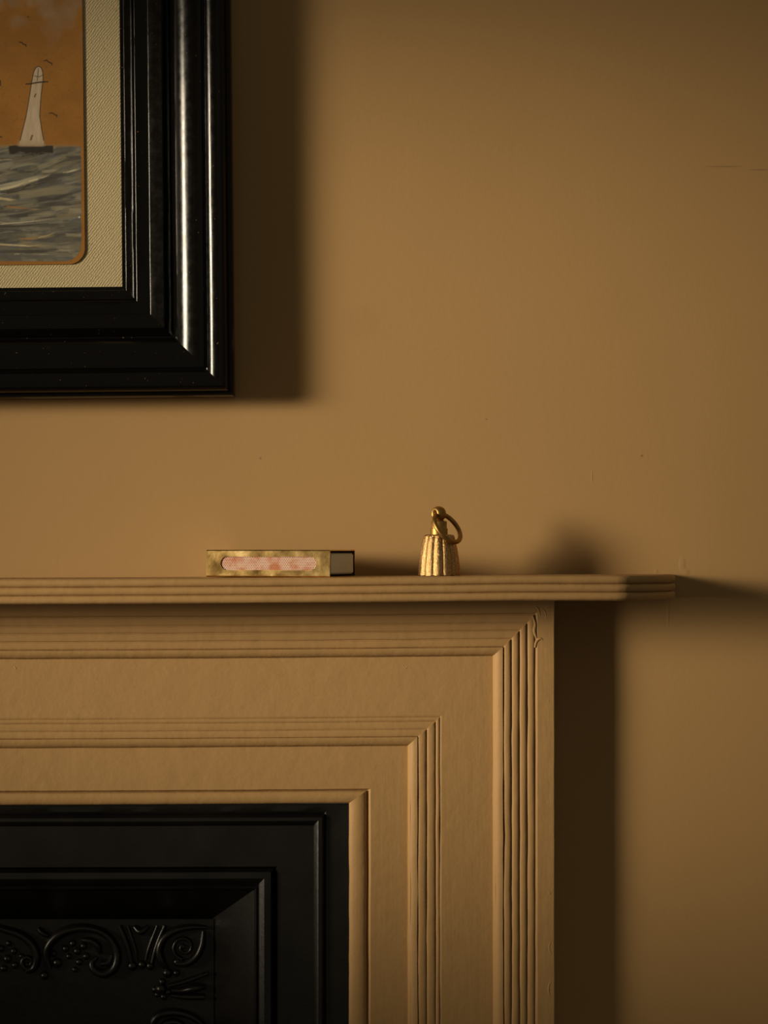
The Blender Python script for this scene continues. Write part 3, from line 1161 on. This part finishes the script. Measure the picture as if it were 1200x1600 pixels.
# striking strip behind the slot, the card sleeve and the tray of the matchbox
v, f = box_data((sx0 - 0.003, -BW / 2 + 0.0010, szc - srad - 0.0015), (sx1 + 0.003, -BW / 2 + 0.0014, szc + srad + 0.0015))
st = link_mesh('striking_strip', v, f, MAT_STRIKE, mb, smooth=0)
st['label'] = 'pink striking strip printed with dark red dots'
MAT_CARD = plain('dark_card', (0.035, 0.022, 0.012), 0.8, spec=0.2)
MAT_TRAY = plain('buff_card', (0.93, 0.86, 0.66), 0.8, spec=0.2)
g = 0.0016
y0, y1, zz0, zz1 = -BW / 2 + g, BW / 2 - g, g, BH - g
t_ = 0.0006
v, f = join_boxes([((-BL / 2 + 0.001, y0, zz0), (BL / 2 - 0.0005, y1, zz0 + t_)), ((-BL / 2 + 0.001, y0, zz1 - t_), (BL / 2 - 0.0005, y1, zz1)),
                   ((-BL / 2 + 0.001, y0, zz0 + t_), (BL / 2 - 0.0005, y0 + t_, zz1 - t_)), ((-BL / 2 + 0.001, y1 - t_, zz0 + t_), (BL / 2 - 0.0005, y1, zz1 - t_))])
link_mesh('card_sleeve', v, f, MAT_CARD, mb, smooth=0)
e_ = 0.0002
ty0, ty1, tz0, tz1 = y0 + t_ + e_, y1 - t_ - e_, zz0 + t_ + e_, zz1 - t_ - 0.0005
bm = bmesh.new()
bmesh.ops.create_cube(bm, size=1.0)
for vv in bm.verts:
    vv.co = ((vv.co.x) * (BL - 0.0006), (ty0 + ty1) / 2 + vv.co.y * (ty1 - ty0), (tz0 + tz1) / 2 + vv.co.z * (tz1 - tz0))
bmesh.ops.bevel(bm, geom=[e for e in bm.edges], offset=0.0009, segments=3, affect='EDGES')
me = bpy.data.meshes.new('match_tray')
bm.to_mesh(me)
bm.free()
tr = link_me('match_tray', me, MAT_TRAY, mb, smooth=50)
tr['label'] = 'buff card end of the match tray'

# ------------------------------------------------------------------ fluted brass bell
bd = 0.055
bs = (D - bd) / F
bp = P(686, 900, bd)
bell_z = z_top + sag(bp.x) + 0.0001
bell = empty('brass_bell', (bp.x, -bd, bell_z), 'small fluted brass bell with a loose ring through its top', 'bell')
NF, SEG = 12, 12 * 14
rows_ = []
body = []
prof = []
for i in range(27):
    t = i / 26
    r = 33.0 - 1.3 * t - 8.0 * t ** 2.1
    prof.append((r, 62.0 * t, 1.0))
prof += [(22.6, 63.2, 0.8), (21.0, 63.9, 0.5), (18.0, 64.2, 0.2), (13.0, 64.3, 0.0), (0.6, 64.3, 0.0)]
for (r, h, fl) in prof:
    ring = []
    for k in range(SEG):
        an = 2 * math.pi * k / SEG + 0.20
        ph = (NF * (an - 0.2) / (2 * math.pi)) % 1.0
        lobe = abs(math.sin(math.pi * ph)) ** 0.75
        rad_ = r - fl * 2.3 * (1 - lobe)
        scal = 0.0
        if h < 6:
            scal = (1 - lobe) * 1.2 * (1 - h / 6)
        ring.append((rad_ * bs * math.cos(an), rad_ * bs * math.sin(an), (h + scal) * bs))
    body.append(ring)
inner = [[(x * 0.90, y * 0.90, z) for x, y, z in body[0]], [(x * 0.8, y * 0.8, 0.020) for x, y, z in body[0]], [(x * 0.2, y * 0.2, 0.027) for x, y, z in body[0]]]
rings = list(reversed(inner)) + body
b_ = link_mesh('bell_body', *rings_to_mesh(rings), MAT_CAST, bell, smooth=60)


def lathe(name, pr_, mat, parent, seg=40):
    rings = [[(r * bs * math.cos(2 * math.pi * k / seg), r * bs * math.sin(2 * math.pi * k / seg), h * bs) for k in range(seg)] for r, h in pr_]
    return link_mesh(name, *rings_to_mesh(rings), mat, parent, smooth=40)


lathe('neck', [(13.6, 63.5), (13.6, 73.2), (13.0, 73.8), (12.2, 73.9), (12.2, 84.0), (11.6, 85.0), (8.0, 85.6), (6.8, 86.5), (6.6, 92.0), (4.0, 93.5)], MAT_AGED, bell)


def torus(name, centre, e1, e2, R, r, mat, parent, n=64, m=16, flat=1.0):
    e1, e2 = Vector(e1).normalized(), Vector(e2).normalized()
    ax = e1.cross(e2)
    V, Fs = [], []
    for i in range(n):
        a_ = 2 * math.pi * i / n
        d_ = e1 * math.cos(a_) + e2 * math.sin(a_)
        for k in range(m):
            b2 = 2 * math.pi * k / m
            V.append(Vector(centre) + d_ * (R + r * math.cos(b2)) + ax * (r * flat * math.sin(b2)))
    for i in range(n):
        for k in range(m):
            Fs.append((i * m + k, i * m + (k + 1) % m, ((i + 1) % n) * m + (k + 1) % m, ((i + 1) % n) * m + k))
    return link_mesh(name, V, Fs, mat, parent, smooth=80)


# eye on top: a thick lug whose hole faces half left
axis = Vector((-0.80, -0.60, 0)).normalized()
side = Vector((axis.y, -axis.x, 0))
torus('eye', (-0.6 * bs, 0, 96.5 * bs), side, (0, 0, 1), 7.0 * bs, 4.9 * bs, MAT_AGED, bell, flat=1.75)
# ring: leans out to the right and forward over the shoulder
maj = Vector((0.66, 0.0, -0.75)).normalized()
mn = Vector((-0.75 * 0.52, -0.85, -0.66 * 0.52))
torus('ring', (12.8 * bs, -9.0 * bs, 74.5 * bs), maj, mn, 26.5 * bs, 3.7 * bs, MAT_AGED, bell)
